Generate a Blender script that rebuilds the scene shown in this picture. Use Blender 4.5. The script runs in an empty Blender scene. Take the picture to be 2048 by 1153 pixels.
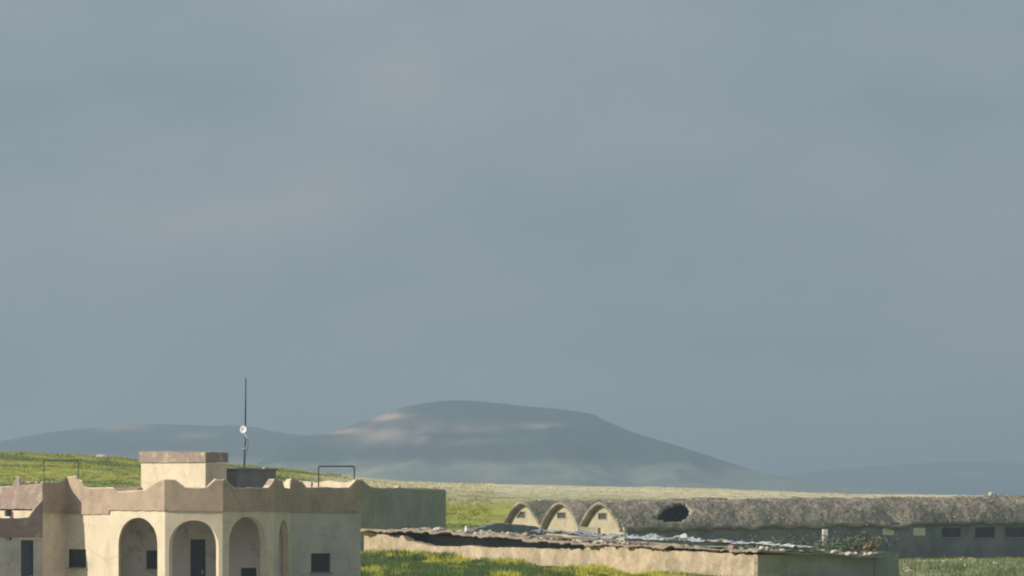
import bpy, bmesh, math, random
import numpy as np
from mathutils import Vector, Matrix
from mathutils.geometry import tessellate_polygon

random.seed(7)
rng = np.random.default_rng(7)
scene = bpy.context.scene
C = bpy.data.collections.new("place"); scene.collection.children.link(C)

# ------------------------------------------------------------------ camera, sky, sun, exposure
F = 8340.0            # focal length in pixels of the 2048 wide photograph
HY = 980.0            # row of the true horizon
ZC = 4.2              # eye height above the house's ground
cam = bpy.data.cameras.new("camera"); camo = bpy.data.objects.new("camera", cam); C.objects.link(camo)
cam.sensor_width = 36; cam.lens = 36 * F / 2048
cam.shift_y = (HY - 576.5) / 2048
cam.clip_start = 1; cam.clip_end = 40000
camo.location = (0, 0, ZC); camo.rotation_euler = (math.pi / 2, 0, 0)
scene.camera = camo

SUN_EL = math.radians(27)
SH = Vector((-0.967, -0.255, 0)).normalized()
TOSUN = Vector((SH.x * math.cos(SUN_EL), SH.y * math.cos(SUN_EL), math.sin(SUN_EL)))
world = bpy.data.worlds.new("World"); scene.world = world; world.use_nodes = True
nt = world.node_tree; nt.nodes.clear()
out = nt.nodes.new("ShaderNodeOutputWorld"); bg = nt.nodes.new("ShaderNodeBackground")
sky = nt.nodes.new("ShaderNodeTexSky"); sky.sky_type = 'NISHITA'; sky.sun_disc = False
sky.sun_elevation = SUN_EL; sky.sun_rotation = math.atan2(SH.x, SH.y)
sky.air_density = 1.5; sky.dust_density = 3.0
tc = nt.nodes.new("ShaderNodeTexCoord"); mp = nt.nodes.new("ShaderNodeMapping")
mp.inputs['Scale'].default_value = (1.0, 1.0, 2.3)
n1 = nt.nodes.new("ShaderNodeTexNoise"); n1.inputs['Scale'].default_value = 11; n1.inputs['Detail'].default_value = 5
n1.inputs['Roughness'].default_value = 0.5
rp = nt.nodes.new("ShaderNodeValToRGB")
rp.color_ramp.elements[0].position = 0.33; rp.color_ramp.elements[1].position = 0.70
rp.color_ramp.elements[0].color = (2.02, 2.68, 3.24, 1); rp.color_ramp.elements[1].color = (2.98, 3.30, 3.86, 1)
mx = nt.nodes.new("ShaderNodeMixRGB"); mx.inputs[0].default_value = 0.88
nt.links.new(tc.outputs['Generated'], mp.inputs[0]); nt.links.new(mp.outputs[0], n1.inputs['Vector'])
nt.links.new(n1.outputs['Fac'], rp.inputs[0])
nt.links.new(sky.outputs[0], mx.inputs[1]); nt.links.new(rp.outputs[0], mx.inputs[2])
nt.links.new(mx.outputs[0], bg.inputs[0]); nt.links.new(bg.outputs[0], out.inputs[0])
bg.inputs[1].default_value = 0.10
sl = bpy.data.lights.new("sun", 'SUN'); sl.energy = 4.4; sl.angle = math.radians(0.6); sl.color = (1.0, 0.91, 0.77)
so = bpy.data.objects.new("sun", sl); C.objects.link(so)
so.rotation_euler = (-TOSUN).to_track_quat('-Z', 'Y').to_euler(); so.location = (-60, 60, 60)
scene.render.engine = 'CYCLES'
vs = scene.view_settings
vs.view_transform = 'Standard'; vs.look = 'None'; vs.gamma = 1; vs.exposure = 0.2; vs.use_curve_mapping = False
scene.cycles.volume_step_rate = 1.0; scene.cycles.volume_bounces = 0
scene.cycles.max_bounces = 6
scene.cycles.filter_width = 2.0
scene.cycles.use_denoising = True

# ------------------------------------------------------------------ helpers
def X(px, d): return (px - 1024) * d / F
def Z(py, d): return ZC - (py - HY) * d / F
def PT(px, d): return Vector((X(px, d), d, 0))
def lerp(a, b, t): return a + (b - a) * t

def hashn(ix, iy, seed=0):
    h = (ix.astype(np.int64) * 374761393 + iy.astype(np.int64) * 668265263 + seed * 1442695041) & 0x7fffffff
    h = ((h ^ (h >> 13)) * 1274126177) & 0x7fffffff
    return ((h ^ (h >> 16)) & 0xffff) / 65535.0
def vnoise(x, y, seed=0):
    x = np.asarray(x, float); y = np.asarray(y, float)
    ix = np.floor(x); iy = np.floor(y); fx = x - ix; fy = y - iy
    fx = fx * fx * (3 - 2 * fx); fy = fy * fy * (3 - 2 * fy)
    a = hashn(ix, iy, seed); b = hashn(ix + 1, iy, seed); c = hashn(ix, iy + 1, seed); d = hashn(ix + 1, iy + 1, seed)
    return (a * (1 - fx) + b * fx) * (1 - fy) + (c * (1 - fx) + d * fx) * fy
def fbm(x, y, seed=0, o=4):
    s = 0; a = 0.5; t = 0
    for k in range(o):
        s = s + a * vnoise(np.asarray(x) * 2 ** k + 17 * k, np.asarray(y) * 2 ** k + 5 * k, seed + k); t += a; a *= 0.5
    return s / t
def sstep(a, b, x):
    t = np.clip((np.asarray(x, float) - a) / (b - a), 0, 1); return t * t * (3 - 2 * t)

def tag(o, label=None, cat=None, group=None, kind=None):
    if label: o['label'] = label
    if cat: o['category'] = cat
    if group: o['group'] = group
    if kind: o['kind'] = kind
    return o
def thing(name, label, cat, loc, group=None):
    o = bpy.data.objects.new(name, None); C.objects.link(o); o.location = loc; o.empty_display_size = 0.3
    return tag(o, label, cat, group)
def world_loc(o):
    v = Vector((0, 0, 0))
    while o is not None: v = v + o.location; o = o.parent
    return v
def mesh_obj(name, verts, faces, m, parent=None, smooth=False, loc=None):
    """verts in world coordinates; the object's origin is its parent's (or loc)"""
    off = world_loc(parent) if parent is not None else (Vector(loc) if loc is not None else Vector((0, 0, 0)))
    me = bpy.data.meshes.new(name)
    if isinstance(verts, np.ndarray):
        verts = verts - np.array(off)
        me.from_pydata(verts.tolist(), [], faces if isinstance(faces, list) else faces.tolist())
    else:
        me.from_pydata([tuple(Vector(v) - off) for v in verts], [], faces)
    me.materials.append(m)
    if smooth: me.polygons.foreach_set('use_smooth', [True] * len(me.polygons))
    me.update()
    o = bpy.data.objects.new(name, me); C.objects.link(o)
    if parent is not None: o.parent = parent
    else: o.location = off
    return o
def fixn(o):
    bm = bmesh.new(); bm.from_mesh(o.data); bmesh.ops.recalc_face_normals(bm, faces=bm.faces[:]); bm.to_mesh(o.data); bm.free(); return o

class MB:
    def __init__(s): s.v = []; s.f = []
    def box(s, c, ax, ay, az):
        """c centre, ax ay az half vectors"""
        b = len(s.v); c = Vector(c); ax = Vector(ax); ay = Vector(ay); az = Vector(az)
        for k in (-1, 1):
            for j in (-1, 1):
                for i in (-1, 1): s.v.append(c + ax * i + ay * j + az * k)
        for q in ((0, 2, 3, 1), (4, 5, 7, 6), (0, 1, 5, 4), (2, 6, 7, 3), (0, 4, 6, 2), (1, 3, 7, 5)): s.f.append([b + i for i in q])
        return s
    def tube(s, pts, r, n=7):
        pts = [Vector(p) for p in pts]; rings = []
        for i, p in enumerate(pts):
            d = (pts[min(i + 1, len(pts) - 1)] - pts[max(i - 1, 0)]).normalized()
            u = d.cross(Vector((0.3, 0.9, 0.2))).normalized(); w = d.cross(u)
            rr = r[i] if isinstance(r, (list, tuple)) else r
            b = len(s.v); rings.append(b)
            for k in range(n):
                a = 2 * math.pi * k / n; s.v.append(p + (u * math.cos(a) + w * math.sin(a)) * rr)
        for i in range(len(rings) - 1):
            for k in range(n): s.f.append([rings[i] + k, rings[i] + (k + 1) % n, rings[i + 1] + (k + 1) % n, rings[i + 1] + k])
        s.f.append([rings[0] + k for k in range(n)][::-1]); s.f.append([rings[-1] + k for k in range(n)])
        return s
    def build(s, name, m, parent=None, smooth=False, loc=None): return fixn(mesh_obj(name, s.v, s.f, m, parent, smooth, loc))

def resample(loop, step, jit, L, jz=True):
    """cut a (s,z) loop into short pieces and roughen it; the two ends s=0 and s=L stay straight"""
    r = []
    n = len(loop)
    for i in range(n):
        a = loop[i]; b = loop[(i + 1) % n]
        k = max(1, int(math.hypot(b[0] - a[0], b[1] - a[1]) / step))
        for j in range(k):
            t = j / k; s_ = a[0] + (b[0] - a[0]) * t; z_ = a[1] + (b[1] - a[1]) * t
            end = s_ < 1e-4 or s_ > L - 1e-4
            r.append((s_ if end else s_ + random.uniform(-jit, jit) * 0.7, z_ + random.uniform(-jit, jit)))
    return r
def prism(name, P0, P1, Q0, Q1, loops, m, parent, step=0.22, jit=0.012):
    """solid wall: outline loops in (s along P0-P1, z), outer face on P0-P1, inner face on Q0-Q1; loops after the first are holes"""
    L = (P1 - P0).length
    loops = [resample(l, step, jit if i == 0 else jit * 0.5, L) for i, l in enumerate(loops)]
    vo = []; vi = []
    for l in loops:
        for s_, z_ in l:
            p = lerp(P0, P1, s_ / L); q = lerp(Q0, Q1, s_ / L)
            vo.append(Vector((p.x, p.y, z_))); vi.append(Vector((q.x, q.y, z_)))
    tris = tessellate_polygon([[Vector((s_, z_, 0)) for s_, z_ in l] for l in loops])
    n = len(vo); f = [list(t) for t in tris] + [[i + n for i in reversed(t)] for t in tris]
    b = 0
    for l in loops:
        k = len(l)
        for i in range(k): f.append([b + i, b + (i + 1) % k, n + b + (i + 1) % k, n + b + i])
        b += k
    return fixn(mesh_obj(name, vo + vi, f, m, parent))
def offset_path(pts, dist, closed=False):
    """shift a left-to-right path outward (towards the right hand side of travel)"""
    n = len(pts); r = []
    for i in range(n):
        ns = []
        if i > 0 or closed:
            d = (pts[i] - pts[i - 1]).normalized(); ns.append(Vector((d.y, -d.x, 0)))
        if i < n - 1 or closed:
            d = (pts[(i + 1) % n] - pts[i]).normalized(); ns.append(Vector((d.y, -d.x, 0)))
        if len(ns) == 1: r.append(pts[i] + ns[0] * dist)
        else:
            bis = (ns[0] + ns[1]).normalized(); r.append(pts[i] + bis * (dist / max(0.3, bis.dot(ns[0]))))
    return r
def hit(P0, P1, px):
    k = (px - 1024) / F; d = P1 - P0
    t = (k * P0.y - P0.x) / (d.x - k * d.y)
    return t * d.length, P0.y + t * d.y
def top_profile(P0, P1, prof):
    r = []
    L = (P1 - P0).length
    for px, py in prof:
        s_, d = hit(P0, P1, px); r.append((min(max(s_, 0), L), Z(py, d)))
    return r

# ------------------------------------------------------------------ materials
def nodes_mat(name):
    m = bpy.data.materials.new(name); m.use_nodes = True
    n = m.node_tree.nodes; l = m.node_tree.links
    return m, n, l, n['Principled BSDF']
def mat(name, c1, c2, scale=2.0, rough=0.9, bump=0.3, bscale=12.0, bdist=0.03, stain=None, stain_scale=0.8, stain_lo=0.55, stain_hi=0.7, stretch=(1, 1, 1), metal=0.0, streak=0.0):
    m, n, l, b = nodes_mat(name)
    g = n.new("ShaderNodeNewGeometry"); mpn = n.new("ShaderNodeMapping"); mpn.inputs['Scale'].default_value = stretch
    l.new(g.outputs['Position'], mpn.inputs[0])
    t = n.new("ShaderNodeTexNoise"); t.inputs['Scale'].default_value = scale; t.inputs['Detail'].default_value = 7; t.inputs['Roughness'].default_value = 0.65
    l.new(mpn.outputs[0], t.inputs['Vector'])
    r = n.new("ShaderNodeValToRGB"); r.color_ramp.elements[0].position = 0.3; r.color_ramp.elements[1].position = 0.7
    r.color_ramp.elements[0].color = (*c1, 1); r.color_ramp.elements[1].color = (*c2, 1)
    l.new(t.outputs['Fac'], r.inputs[0]); col = r.outputs[0]
    if stain:
        t2 = n.new("ShaderNodeTexNoise"); t2.inputs['Scale'].default_value = stain_scale; t2.inputs['Detail'].default_value = 8; t2.inputs['Roughness'].default_value = 0.7
        l.new(g.outputs['Position'], t2.inputs['Vector'])
        r2 = n.new("ShaderNodeValToRGB"); r2.color_ramp.elements[0].position = stain_lo; r2.color_ramp.elements[1].position = stain_hi
        r2.color_ramp.elements[0].color = (0, 0, 0, 1); r2.color_ramp.elements[1].color = (1, 1, 1, 1)
        l.new(t2.outputs['Fac'], r2.inputs[0])
        mm = n.new("ShaderNodeMixRGB"); mm.inputs[2].default_value = (*stain, 1)
        l.new(r2.outputs[0], mm.inputs[0]); l.new(col, mm.inputs[1]); col = mm.outputs[0]
    if streak:
        mp2 = n.new("ShaderNodeMapping"); mp2.inputs['Scale'].default_value = (2.2, 2.2, 0.7); l.new(g.outputs['Position'], mp2.inputs[0])
        t4 = n.new("ShaderNodeTexNoise"); t4.inputs['Scale'].default_value = 1.0; t4.inputs['Detail'].default_value = 7; t4.inputs['Roughness'].default_value = 0.7
        l.new(mp2.outputs[0], t4.inputs['Vector'])
        mr = n.new("ShaderNodeMapRange"); mr.inputs[1].default_value = 0.42; mr.inputs[2].default_value = 0.68; mr.inputs[3].default_value = 1.0; mr.inputs[4].default_value = 1 - streak
        l.new(t4.outputs['Fac'], mr.inputs[0])
        vo = n.new("ShaderNodeTexVoronoi"); vo.feature = 'DISTANCE_TO_EDGE'; vo.inputs['Scale'].default_value = 0.8
        dn = n.new("ShaderNodeMixRGB"); dn.inputs[0].default_value = 0.35; l.new(g.outputs['Position'], dn.inputs[1]); l.new(t.outputs['Color'], dn.inputs[2]); l.new(dn.outputs[0], vo.inputs['Vector'])
        mc = n.new("ShaderNodeMapRange"); mc.inputs[1].default_value = 0.0; mc.inputs[2].default_value = 0.012; mc.inputs[3].default_value = 0.78; mc.inputs[4].default_value = 1.0; l.new(vo.outputs['Distance'], mc.inputs[0])
        mu = n.new("ShaderNodeMath"); mu.operation = 'MULTIPLY'; l.new(mr.outputs[0], mu.inputs[0]); l.new(mc.outputs[0], mu.inputs[1])
        ms2 = n.new("ShaderNodeMixRGB"); ms2.blend_type = 'MULTIPLY'; ms2.inputs[0].default_value = 1.0; l.new(col, ms2.inputs[1]); l.new(mu.outputs[0], ms2.inputs[2]); col = ms2.outputs[0]
    l.new(col, b.inputs['Base Color'])
    b.inputs['Roughness'].default_value = rough; b.inputs['Metallic'].default_value = metal
    b.inputs['Specular IOR Level'].default_value = 0.25
    if bump:
        t3 = n.new("ShaderNodeTexNoise"); t3.inputs['Scale'].default_value = bscale; t3.inputs['Detail'].default_value = 6
        l.new(g.outputs['Position'], t3.inputs['Vector'])
        bp = n.new("ShaderNodeBump"); bp.inputs['Strength'].default_value = bump; bp.inputs['Distance'].default_value = bdist
        l.new(t3.outputs['Fac'], bp.inputs['Height']); l.new(bp.outputs[0], b.inputs['Normal'])
    return m
def attr_mat(name, rough=1.0, var=0.25, vscale=3.0, trans=0.0):
    m, n, l, b = nodes_mat(name)
    a = n.new("ShaderNodeAttribute"); a.attribute_name = 'col'
    g = n.new("ShaderNodeNewGeometry")
    t = n.new("ShaderNodeTexNoise"); t.inputs['Scale'].default_value = vscale; t.inputs['Detail'].default_value = 6
    l.new(g.outputs['Position'], t.inputs['Vector'])
    mr = n.new("ShaderNodeMapRange"); mr.inputs[1].default_value = 0.3; mr.inputs[2].default_value = 0.7
    mr.inputs[3].default_value = 1 - var; mr.inputs[4].default_value = 1 + var
    l.new(t.outputs['Fac'], mr.inputs[0])
    mm = n.new("ShaderNodeMixRGB"); mm.blend_type = 'MULTIPLY'; mm.inputs[0].default_value = 1
    l.new(a.outputs['Color'], mm.inputs[1]); l.new(mr.outputs[0], mm.inputs[2])
    l.new(mm.outputs[0], b.inputs['Base Color']); b.inputs['Roughness'].default_value = rough
    b.inputs['Specular IOR Level'].default_value = 0.1
    if trans:
        tr_ = n.new('ShaderNodeBsdfTranslucent'); ms = n.new('ShaderNodeMixShader'); ms.inputs[0].default_value = trans
        l.new(mm.outputs[0], tr_.inputs[0]); l.new(b.outputs[0], ms.inputs[1]); l.new(tr_.outputs[0], ms.inputs[2]); l.new(ms.outputs[0], n['Material Output'].inputs['Surface'])
    return m

M = {}
M['cream'] = mat('cream_plaster', (0.66, 0.57, 0.415), (0.76, 0.67, 0.50), 1.6, bump=0.25, bscale=9, bdist=0.03, stain=(0.54, 0.46, 0.33), stain_scale=1.1, stain_lo=0.54, stain_hi=0.72, streak=0.13)
M['band'] = mat('brown_mud_band', (0.41, 0.315, 0.23), (0.52, 0.405, 0.30), 1.8, bump=0.35, bscale=10, bdist=0.03, stain=(0.33, 0.255, 0.195), stain_scale=1.1, stain_lo=0.52, stain_hi=0.7, streak=0.16)
M['weathered'] = mat('weathered_mud_band', (0.27, 0.2, 0.17), (0.38, 0.3, 0.25), 3.0, bump=0.6, bscale=8, bdist=0.05, stain=(0.5, 0.44, 0.33), stain_scale=1.8, stain_lo=0.56, stain_hi=0.66)
M['greyplaster'] = mat('grey_plaster', (0.53, 0.50, 0.41), (0.62, 0.585, 0.48), 1.2, bump=0.3, stain=(0.46, 0.445, 0.38), stain_scale=0.6, stain_lo=0.5, stain_hi=0.6, streak=0.12)
M['porch'] = mat('porch_plaster', (0.5, 0.475, 0.43), (0.6, 0.57, 0.52), 1.3, bump=0.2, stain=(0.27, 0.23, 0.18), stain_scale=1.4, stain_lo=0.55, stain_hi=0.7)
M['roofmud'] = mat('flat_roof_mud', (0.3, 0.25, 0.2), (0.4, 0.34, 0.28), 1.5, bump=0.4)
M['mossy'] = mat('mossy_yard_wall', (0.31, 0.325, 0.26), (0.39, 0.385, 0.32), 0.8, bump=0.5, bscale=6, bdist=0.05, stain=(0.25, 0.30, 0.22), stain_scale=0.35, stain_lo=0.45, stain_hi=0.6, streak=0.15)
M['dark_box'] = mat('grey_cement', (0.2, 0.185, 0.185), (0.28, 0.26, 0.255), 2, bump=0.3)
M['pane'] = mat('dark_window_pane', (0.035, 0.035, 0.045), (0.06, 0.06, 0.07), 2, rough=0.35, bump=0)
M['frame'] = mat('window_frame_paint', (0.3, 0.27, 0.22), (0.36, 0.33, 0.27), 4, bump=0)
M['frame_dark'] = mat('window_frame_iron', (0.07, 0.065, 0.07), (0.1, 0.095, 0.095), 4, bump=0, rough=0.7)
M['door'] = mat('steel_door_paint', (0.05, 0.07, 0.085), (0.07, 0.092, 0.105), 1.5, rough=0.6, bump=0.1)
M['iron'] = mat('iron_pipe', (0.05, 0.055, 0.06), (0.09, 0.085, 0.085), 5, rough=0.6, bump=0.1)
M['green_iron'] = mat('green_iron_pipe', (0.05, 0.075, 0.05), (0.075, 0.1, 0.07), 5, rough=0.7, bump=0.1)
M['dish'] = mat('white_dish', (0.8, 0.8, 0.78), (0.86, 0.86, 0.84), 4, rough=0.4, bump=0)
M['alu'] = mat('pale_aluminium', (0.5, 0.52, 0.54), (0.6, 0.62, 0.64), 4, rough=0.5, bump=0)
M['thatch'] = mat('mud_straw_roof', (0.20, 0.17, 0.13), (0.47, 0.40, 0.30), 1.0, bump=0.8, bscale=2.2, bdist=0.25, stain=(0.17, 0.165, 0.115), stain_scale=0.4, stain_lo=0.45, stain_hi=0.6)
M['rim'] = mat('mud_rim', (0.27, 0.245, 0.2), (0.36, 0.325, 0.27), 2.5, bump=0.4)
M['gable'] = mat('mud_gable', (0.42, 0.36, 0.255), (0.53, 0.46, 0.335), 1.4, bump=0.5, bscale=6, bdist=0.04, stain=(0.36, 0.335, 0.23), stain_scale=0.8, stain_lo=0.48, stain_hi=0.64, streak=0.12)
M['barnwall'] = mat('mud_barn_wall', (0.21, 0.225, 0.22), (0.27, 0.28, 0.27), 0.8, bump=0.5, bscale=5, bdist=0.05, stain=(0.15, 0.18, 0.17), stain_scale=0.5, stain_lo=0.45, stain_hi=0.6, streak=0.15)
M['litview'] = mat('lit_field_view', (0.62, 0.58, 0.4), (0.78, 0.74, 0.56), 3.0, bump=0.2)  # sunlit field seen through the opening, painted as a pale panel
M['whitewash'] = mat('whitewash_frame', (0.78, 0.78, 0.72), (0.84, 0.83, 0.78), 3.0, bump=0.2)
M['shed'] = mat('stony_mud_wall', (0.38, 0.29, 0.205), (0.6, 0.5, 0.36), 1.3, bump=0.7, bscale=4.5, bdist=0.08, stain=(0.33, 0.28, 0.19), stain_scale=0.7, stain_lo=0.48, stain_hi=0.6, streak=0.12)
M['shedback'] = mat('shed_end_plaster', (0.35, 0.36, 0.28), (0.46, 0.45, 0.36), 0.9, bump=0.6, bscale=4, bdist=0.07, stain=(0.27, 0.32, 0.22), stain_scale=0.45, stain_lo=0.45, stain_hi=0.58, streak=0.15)
M['shedroof'] = mat('earth_roof', (0.24, 0.19, 0.15), (0.4, 0.33, 0.25), 1.3, bump=1.0, bscale=4, bdist=0.12)
M['stone'] = mat('pale_limestone', (0.42, 0.38, 0.31), (0.62, 0.57, 0.48), 1.7, bump=0.6, bscale=7, bdist=0.05)
M['stone2'] = mat('brown_stone', (0.25, 0.2, 0.16), (0.42, 0.35, 0.28), 1.7, bump=0.6, bscale=7, bdist=0.05)
M['sheet'] = mat('white_plastic_sheet', (0.4, 0.43, 0.45), (0.72, 0.73, 0.72), 1.2, rough=0.35, bump=0.4, bscale=5, bdist=0.08)
M['sheetgrey'] = mat('grey_plastic_sheet', (0.24, 0.26, 0.31), (0.42, 0.45, 0.5), 1.4, rough=0.4, bump=0.5, bscale=5, bdist=0.08)
M['bark'] = mat('shrub_stem', (0.1, 0.08, 0.05), (0.16, 0.12, 0.08), 4, bump=0.3)
M['leaf'] = mat('shrub_leaf', (0.08, 0.11, 0.06), (0.15, 0.18, 0.10), 3, bump=0)
M['dryleaf'] = mat('dry_weed', (0.2, 0.16, 0.08), (0.3, 0.24, 0.12), 3, bump=0)
M['ground'] = attr_mat('field_ground', var=0.3, vscale=0.9)
M['grass'] = attr_mat('grass_blades', var=0.15, vscale=0.6, trans=0.5)
M['straw'] = mat('straw', (0.22, 0.19, 0.16), (0.6, 0.52, 0.43), 2.5, bump=0)

# ------------------------------------------------------------------ ground
RX = np.array([(0, 906), (120, 911), (200, 914), (280, 922), (420, 929), (560, 938), (640, 948), (760, 962), (860, 967), (1000, 970), (1300, 976), (1600, 985), (1800, 991), (2048, 996)], float)
RD = 460.0
rx_x = (RX[:, 0] - 1024) * RD / F; rx_z = ZC - (RX[:, 1] - HY) * RD / F
def zground(x, y):
    x = np.asarray(x, float); y = np.asarray(y, float)
    ridge = np.interp(x, rx_x, rx_z)
    ridge = ridge + sstep(-60, -400, x) * 6
    base = np.interp(y, [-400, 100, 160, 206, 245, 290, 340, 700, 1200, 9000], [-1, -0.3, 0, 0.75, -0.25, -0.85, -0.6, -1.0, -6, -9])
    shape = np.interp(x, [-14, -6, 0, 6, 11, 17, 30], [1.0, 1.2, 1.08, 0.72, 0.45, 0.2, 0.1])
    base = np.where((y > 160) & (y < 245), np.where(base > -0.25, base * shape, base), base)
    k = sstep(325, RD, y) * (1 - sstep(RD, 900, y))
    z = base * (1 - k) + ridge * k
    amp = np.interp(y, [0, 150, 330, 460, 1000], [0.05, 0.08, 0.15, 0.25, 1.0])
    z = z + (fbm(x / 9.0, y / 9.0, 3) - 0.5) * amp * 2
    return z
def cover(x, y):
    """land cover colour: flowering meadow, dull pasture, dry stubble field"""
    x = np.asarray(x, float); y = np.asarray(y, float)
    green = np.array([0.13, 0.19, 0.06]); yel = np.array([0.54, 0.53, 0.085]); dull = np.array([0.19, 0.235, 0.11]); dry = np.array([0.63, 0.57, 0.37]); olive = np.array([0.17, 0.20, 0.045])
    n = fbm(x / 2.3 + 3, y / 8.0, 11, 4); n2 = fbm(x / 0.8, y / 2.6, 23, 3)
    f = sstep(0.44, 0.56, n * 0.6 + n2 * 0.4)[..., None]
    near = green * (1 - f) + yel * f
    f2 = sstep(0.4, 0.62, n2)[..., None]
    right = dull * (1 - f2) + np.array([0.34, 0.35, 0.19]) * f2
    rgt = sstep(11, 17, x + (n - 0.5) * 4)[..., None]
    near = near * (1 - rgt) + right * rgt
    ns = fbm(x / 22.0, y / 6.0, 31, 4); ns2 = fbm(x / 4.0, y / 1.6, 37, 3)
    fs = sstep(0.42, 0.6, ns * 0.65 + ns2 * 0.35)[..., None]
    slope = np.array([0.165, 0.205, 0.05]) * (1 - fs) + np.array([0.37, 0.375, 0.065]) * fs
    k = sstep(255, 300, y)[..., None]
    c = near * (1 - k) + slope * k
    dd = sstep(-24, -15, x + (ns - 0.5) * 10) * sstep(405, 422, y + (ns2 - 0.5) * 25 + (ns - 0.5) * 20)
    dd = dd[..., None]
    dryc = dry * (0.82 + 0.36 * ns2[..., None])
    dryc = dryc * (1 - 0.45 * fs * sstep(440, 415, y)[..., None]) + olive * 0.45 * fs * sstep(440, 415, y)[..., None]
    c = c * (1 - dd) + dryc * dd
    far = sstep(520, 900, y)[..., None]
    c = c * (1 - far) + np.array([0.13, 0.125, 0.075]) * far
    yd = (sstep(-5.2, -6.2, x) * sstep(172, 164, y))[..., None]
    c = c * (1 - yd) + np.array([0.30, 0.275, 0.235]) * (0.8 + 0.4 * n2[..., None]) * yd  # unseen ground round the house, earth coloured to cut green bounce light
    return np.clip(c, 0, 1)
def add_col(me, rgb_per_vert):
    a = me.color_attributes.new('col', 'FLOAT_COLOR', 'POINT')
    c = np.ones((len(rgb_per_vert), 4), np.float32); c[:, :3] = rgb_per_vert
    a.data.foreach_set('color', c.ravel())
def grid_axes(dense0, dense1, step, lo, hi, growth=1.18):
    a = list(np.arange(dense0, dense1 + 1e-6, step))
    s_ = step; v = a[-1]; up = []
    while v < hi: s_ *= growth; v = min(hi, v + s_); up.append(v)
    s_ = step; v = a[0]; dn = []
    while v > lo: s_ *= growth; v = max(lo, v - s_); dn.append(v)
    return np.array(dn[::-1] + a + up)
gx = grid_axes(-62, 62, 0.8, -2600, 2600); gy = grid_axes(150, 475, 0.9, -300, 8600)
GX, GY = np.meshgrid(gx, gy); GZ = zground(GX, GY)
gv = np.stack([GX.ravel(), GY.ravel(), GZ.ravel()], 1)
nx = len(gx); ii = np.arange((len(gy) - 1) * nx).reshape(-1, nx)[:, :-1].ravel()
gf = np.stack([ii, ii + 1, ii + nx + 1, ii + nx], 1)
go = mesh_obj('ground', gv, gf, M['ground'], smooth=True); tag(go, kind='structure')
add_col(go.data, cover(gv[:, 0], gv[:, 1]))

# ------------------------------------------------------------------ hills
def hill(name, prof, d0, depth, m, seed, rough):
    pp = np.array(prof, float); xs = (pp[:, 0] - 1024) * d0 / F; zs = ZC - (pp[:, 1] - HY) * d0 / F
    hx = np.linspace(xs[0], xs[-1], 260); hy = np.linspace(d0 - depth, d0 + depth * 0.8, 90)
    Xg, Yg = np.meshgrid(hx, hy)
    base = -9.5
    # smooth silhouette
    H = np.interp(Xg, xs, zs)
    t = (Yg - d0) / np.where(Yg < d0, depth, depth * 0.8)
    nn = fbm(Xg / 160.0, Yg / 240.0, seed, 5) - 0.5
    sh = np.clip(1 - np.abs(t), 0, 1) ** 1.15
    gul = np.abs(fbm(Xg / 90.0, Yg / 420.0, seed + 9, 4) - 0.5)
    Zg = base + (H - base) * sh - gul * rough * np.clip((H - base) / 60, 0, 1.5) * np.clip(np.abs(t) * 4, 0, 1) * (1 - np.abs(t)) * 2
    Zg += nn * rough * 0.5 * np.clip(np.abs(t) * 3, 0.1, 1) * (1 - np.abs(t))
    v = np.stack([Xg.ravel(), Yg.ravel(), Zg.ravel()], 1); w = len(hx)
    i = np.arange((len(hy) - 1) * w).reshape(-1, w)[:, :-1].ravel(); f = np.stack([i, i + 1, i + w + 1, i + w], 1)
    o = mesh_obj(name, v, f, m, smooth=True); tag(o, kind='structure')
    return o, v
M['hill'] = attr_mat('hill_scrub_shade', var=0.35, vscale=0.012)
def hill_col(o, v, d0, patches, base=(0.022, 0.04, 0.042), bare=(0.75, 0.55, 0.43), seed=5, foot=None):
    px = v[:, 0] / v[:, 1] * F + 1024; py = HY - (v[:, 2] - ZC) / v[:, 1] * F
    xs = v[:, 0]; zs = v[:, 2]
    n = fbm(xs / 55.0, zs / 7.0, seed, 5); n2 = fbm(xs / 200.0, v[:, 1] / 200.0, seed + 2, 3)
    c = np.array(base)[None] * (0.7 + 0.6 * n2[:, None])  # cloud shadow over the hills put into this very dark base colour
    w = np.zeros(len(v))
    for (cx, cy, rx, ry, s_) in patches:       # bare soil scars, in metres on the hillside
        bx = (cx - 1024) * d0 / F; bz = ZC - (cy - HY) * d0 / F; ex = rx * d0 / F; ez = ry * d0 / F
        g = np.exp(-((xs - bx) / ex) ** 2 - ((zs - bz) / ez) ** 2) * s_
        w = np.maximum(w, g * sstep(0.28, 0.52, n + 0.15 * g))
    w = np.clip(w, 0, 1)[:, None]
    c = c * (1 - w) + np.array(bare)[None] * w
    if foot is not None:
        k = sstep(ZC - (foot - HY) * d0 / F + 8, ZC - (foot - HY) * d0 / F - 6, zs + (n2 - 0.5) * 14)[:, None]
        c = c * (1 - k) + np.array([0.25, 0.27, 0.19])[None] * k
    add_col(o.data, c)
MAIN = [(420, 985), (500, 940), (560, 893), (600, 873), (660, 863), (700, 851), (730, 841), (760, 829), (810, 812), (860, 803), (900, 799), (940, 799), (980, 802), (1020, 807), (1100, 815), (1150, 821), (1185, 827), (1210, 840), (1260, 862), (1340, 886), (1420, 912), (1500, 938), (1560, 953), (1640, 968), (1720, 978), (1800, 985), (1900, 991), (2100, 996)]
o, v = hill('hill', MAIN, 3600, 900, M['hill'], 41, 26)
hill_col(o, v, 3600, [(780, 835, 50, 12, 0.85), (830, 872, 130, 20, 0.6), (700, 866, 70, 9, 0.7), (1070, 856, 40, 6, 0.5), (930, 880, 60, 12, 0.4)], foot=935)
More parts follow.
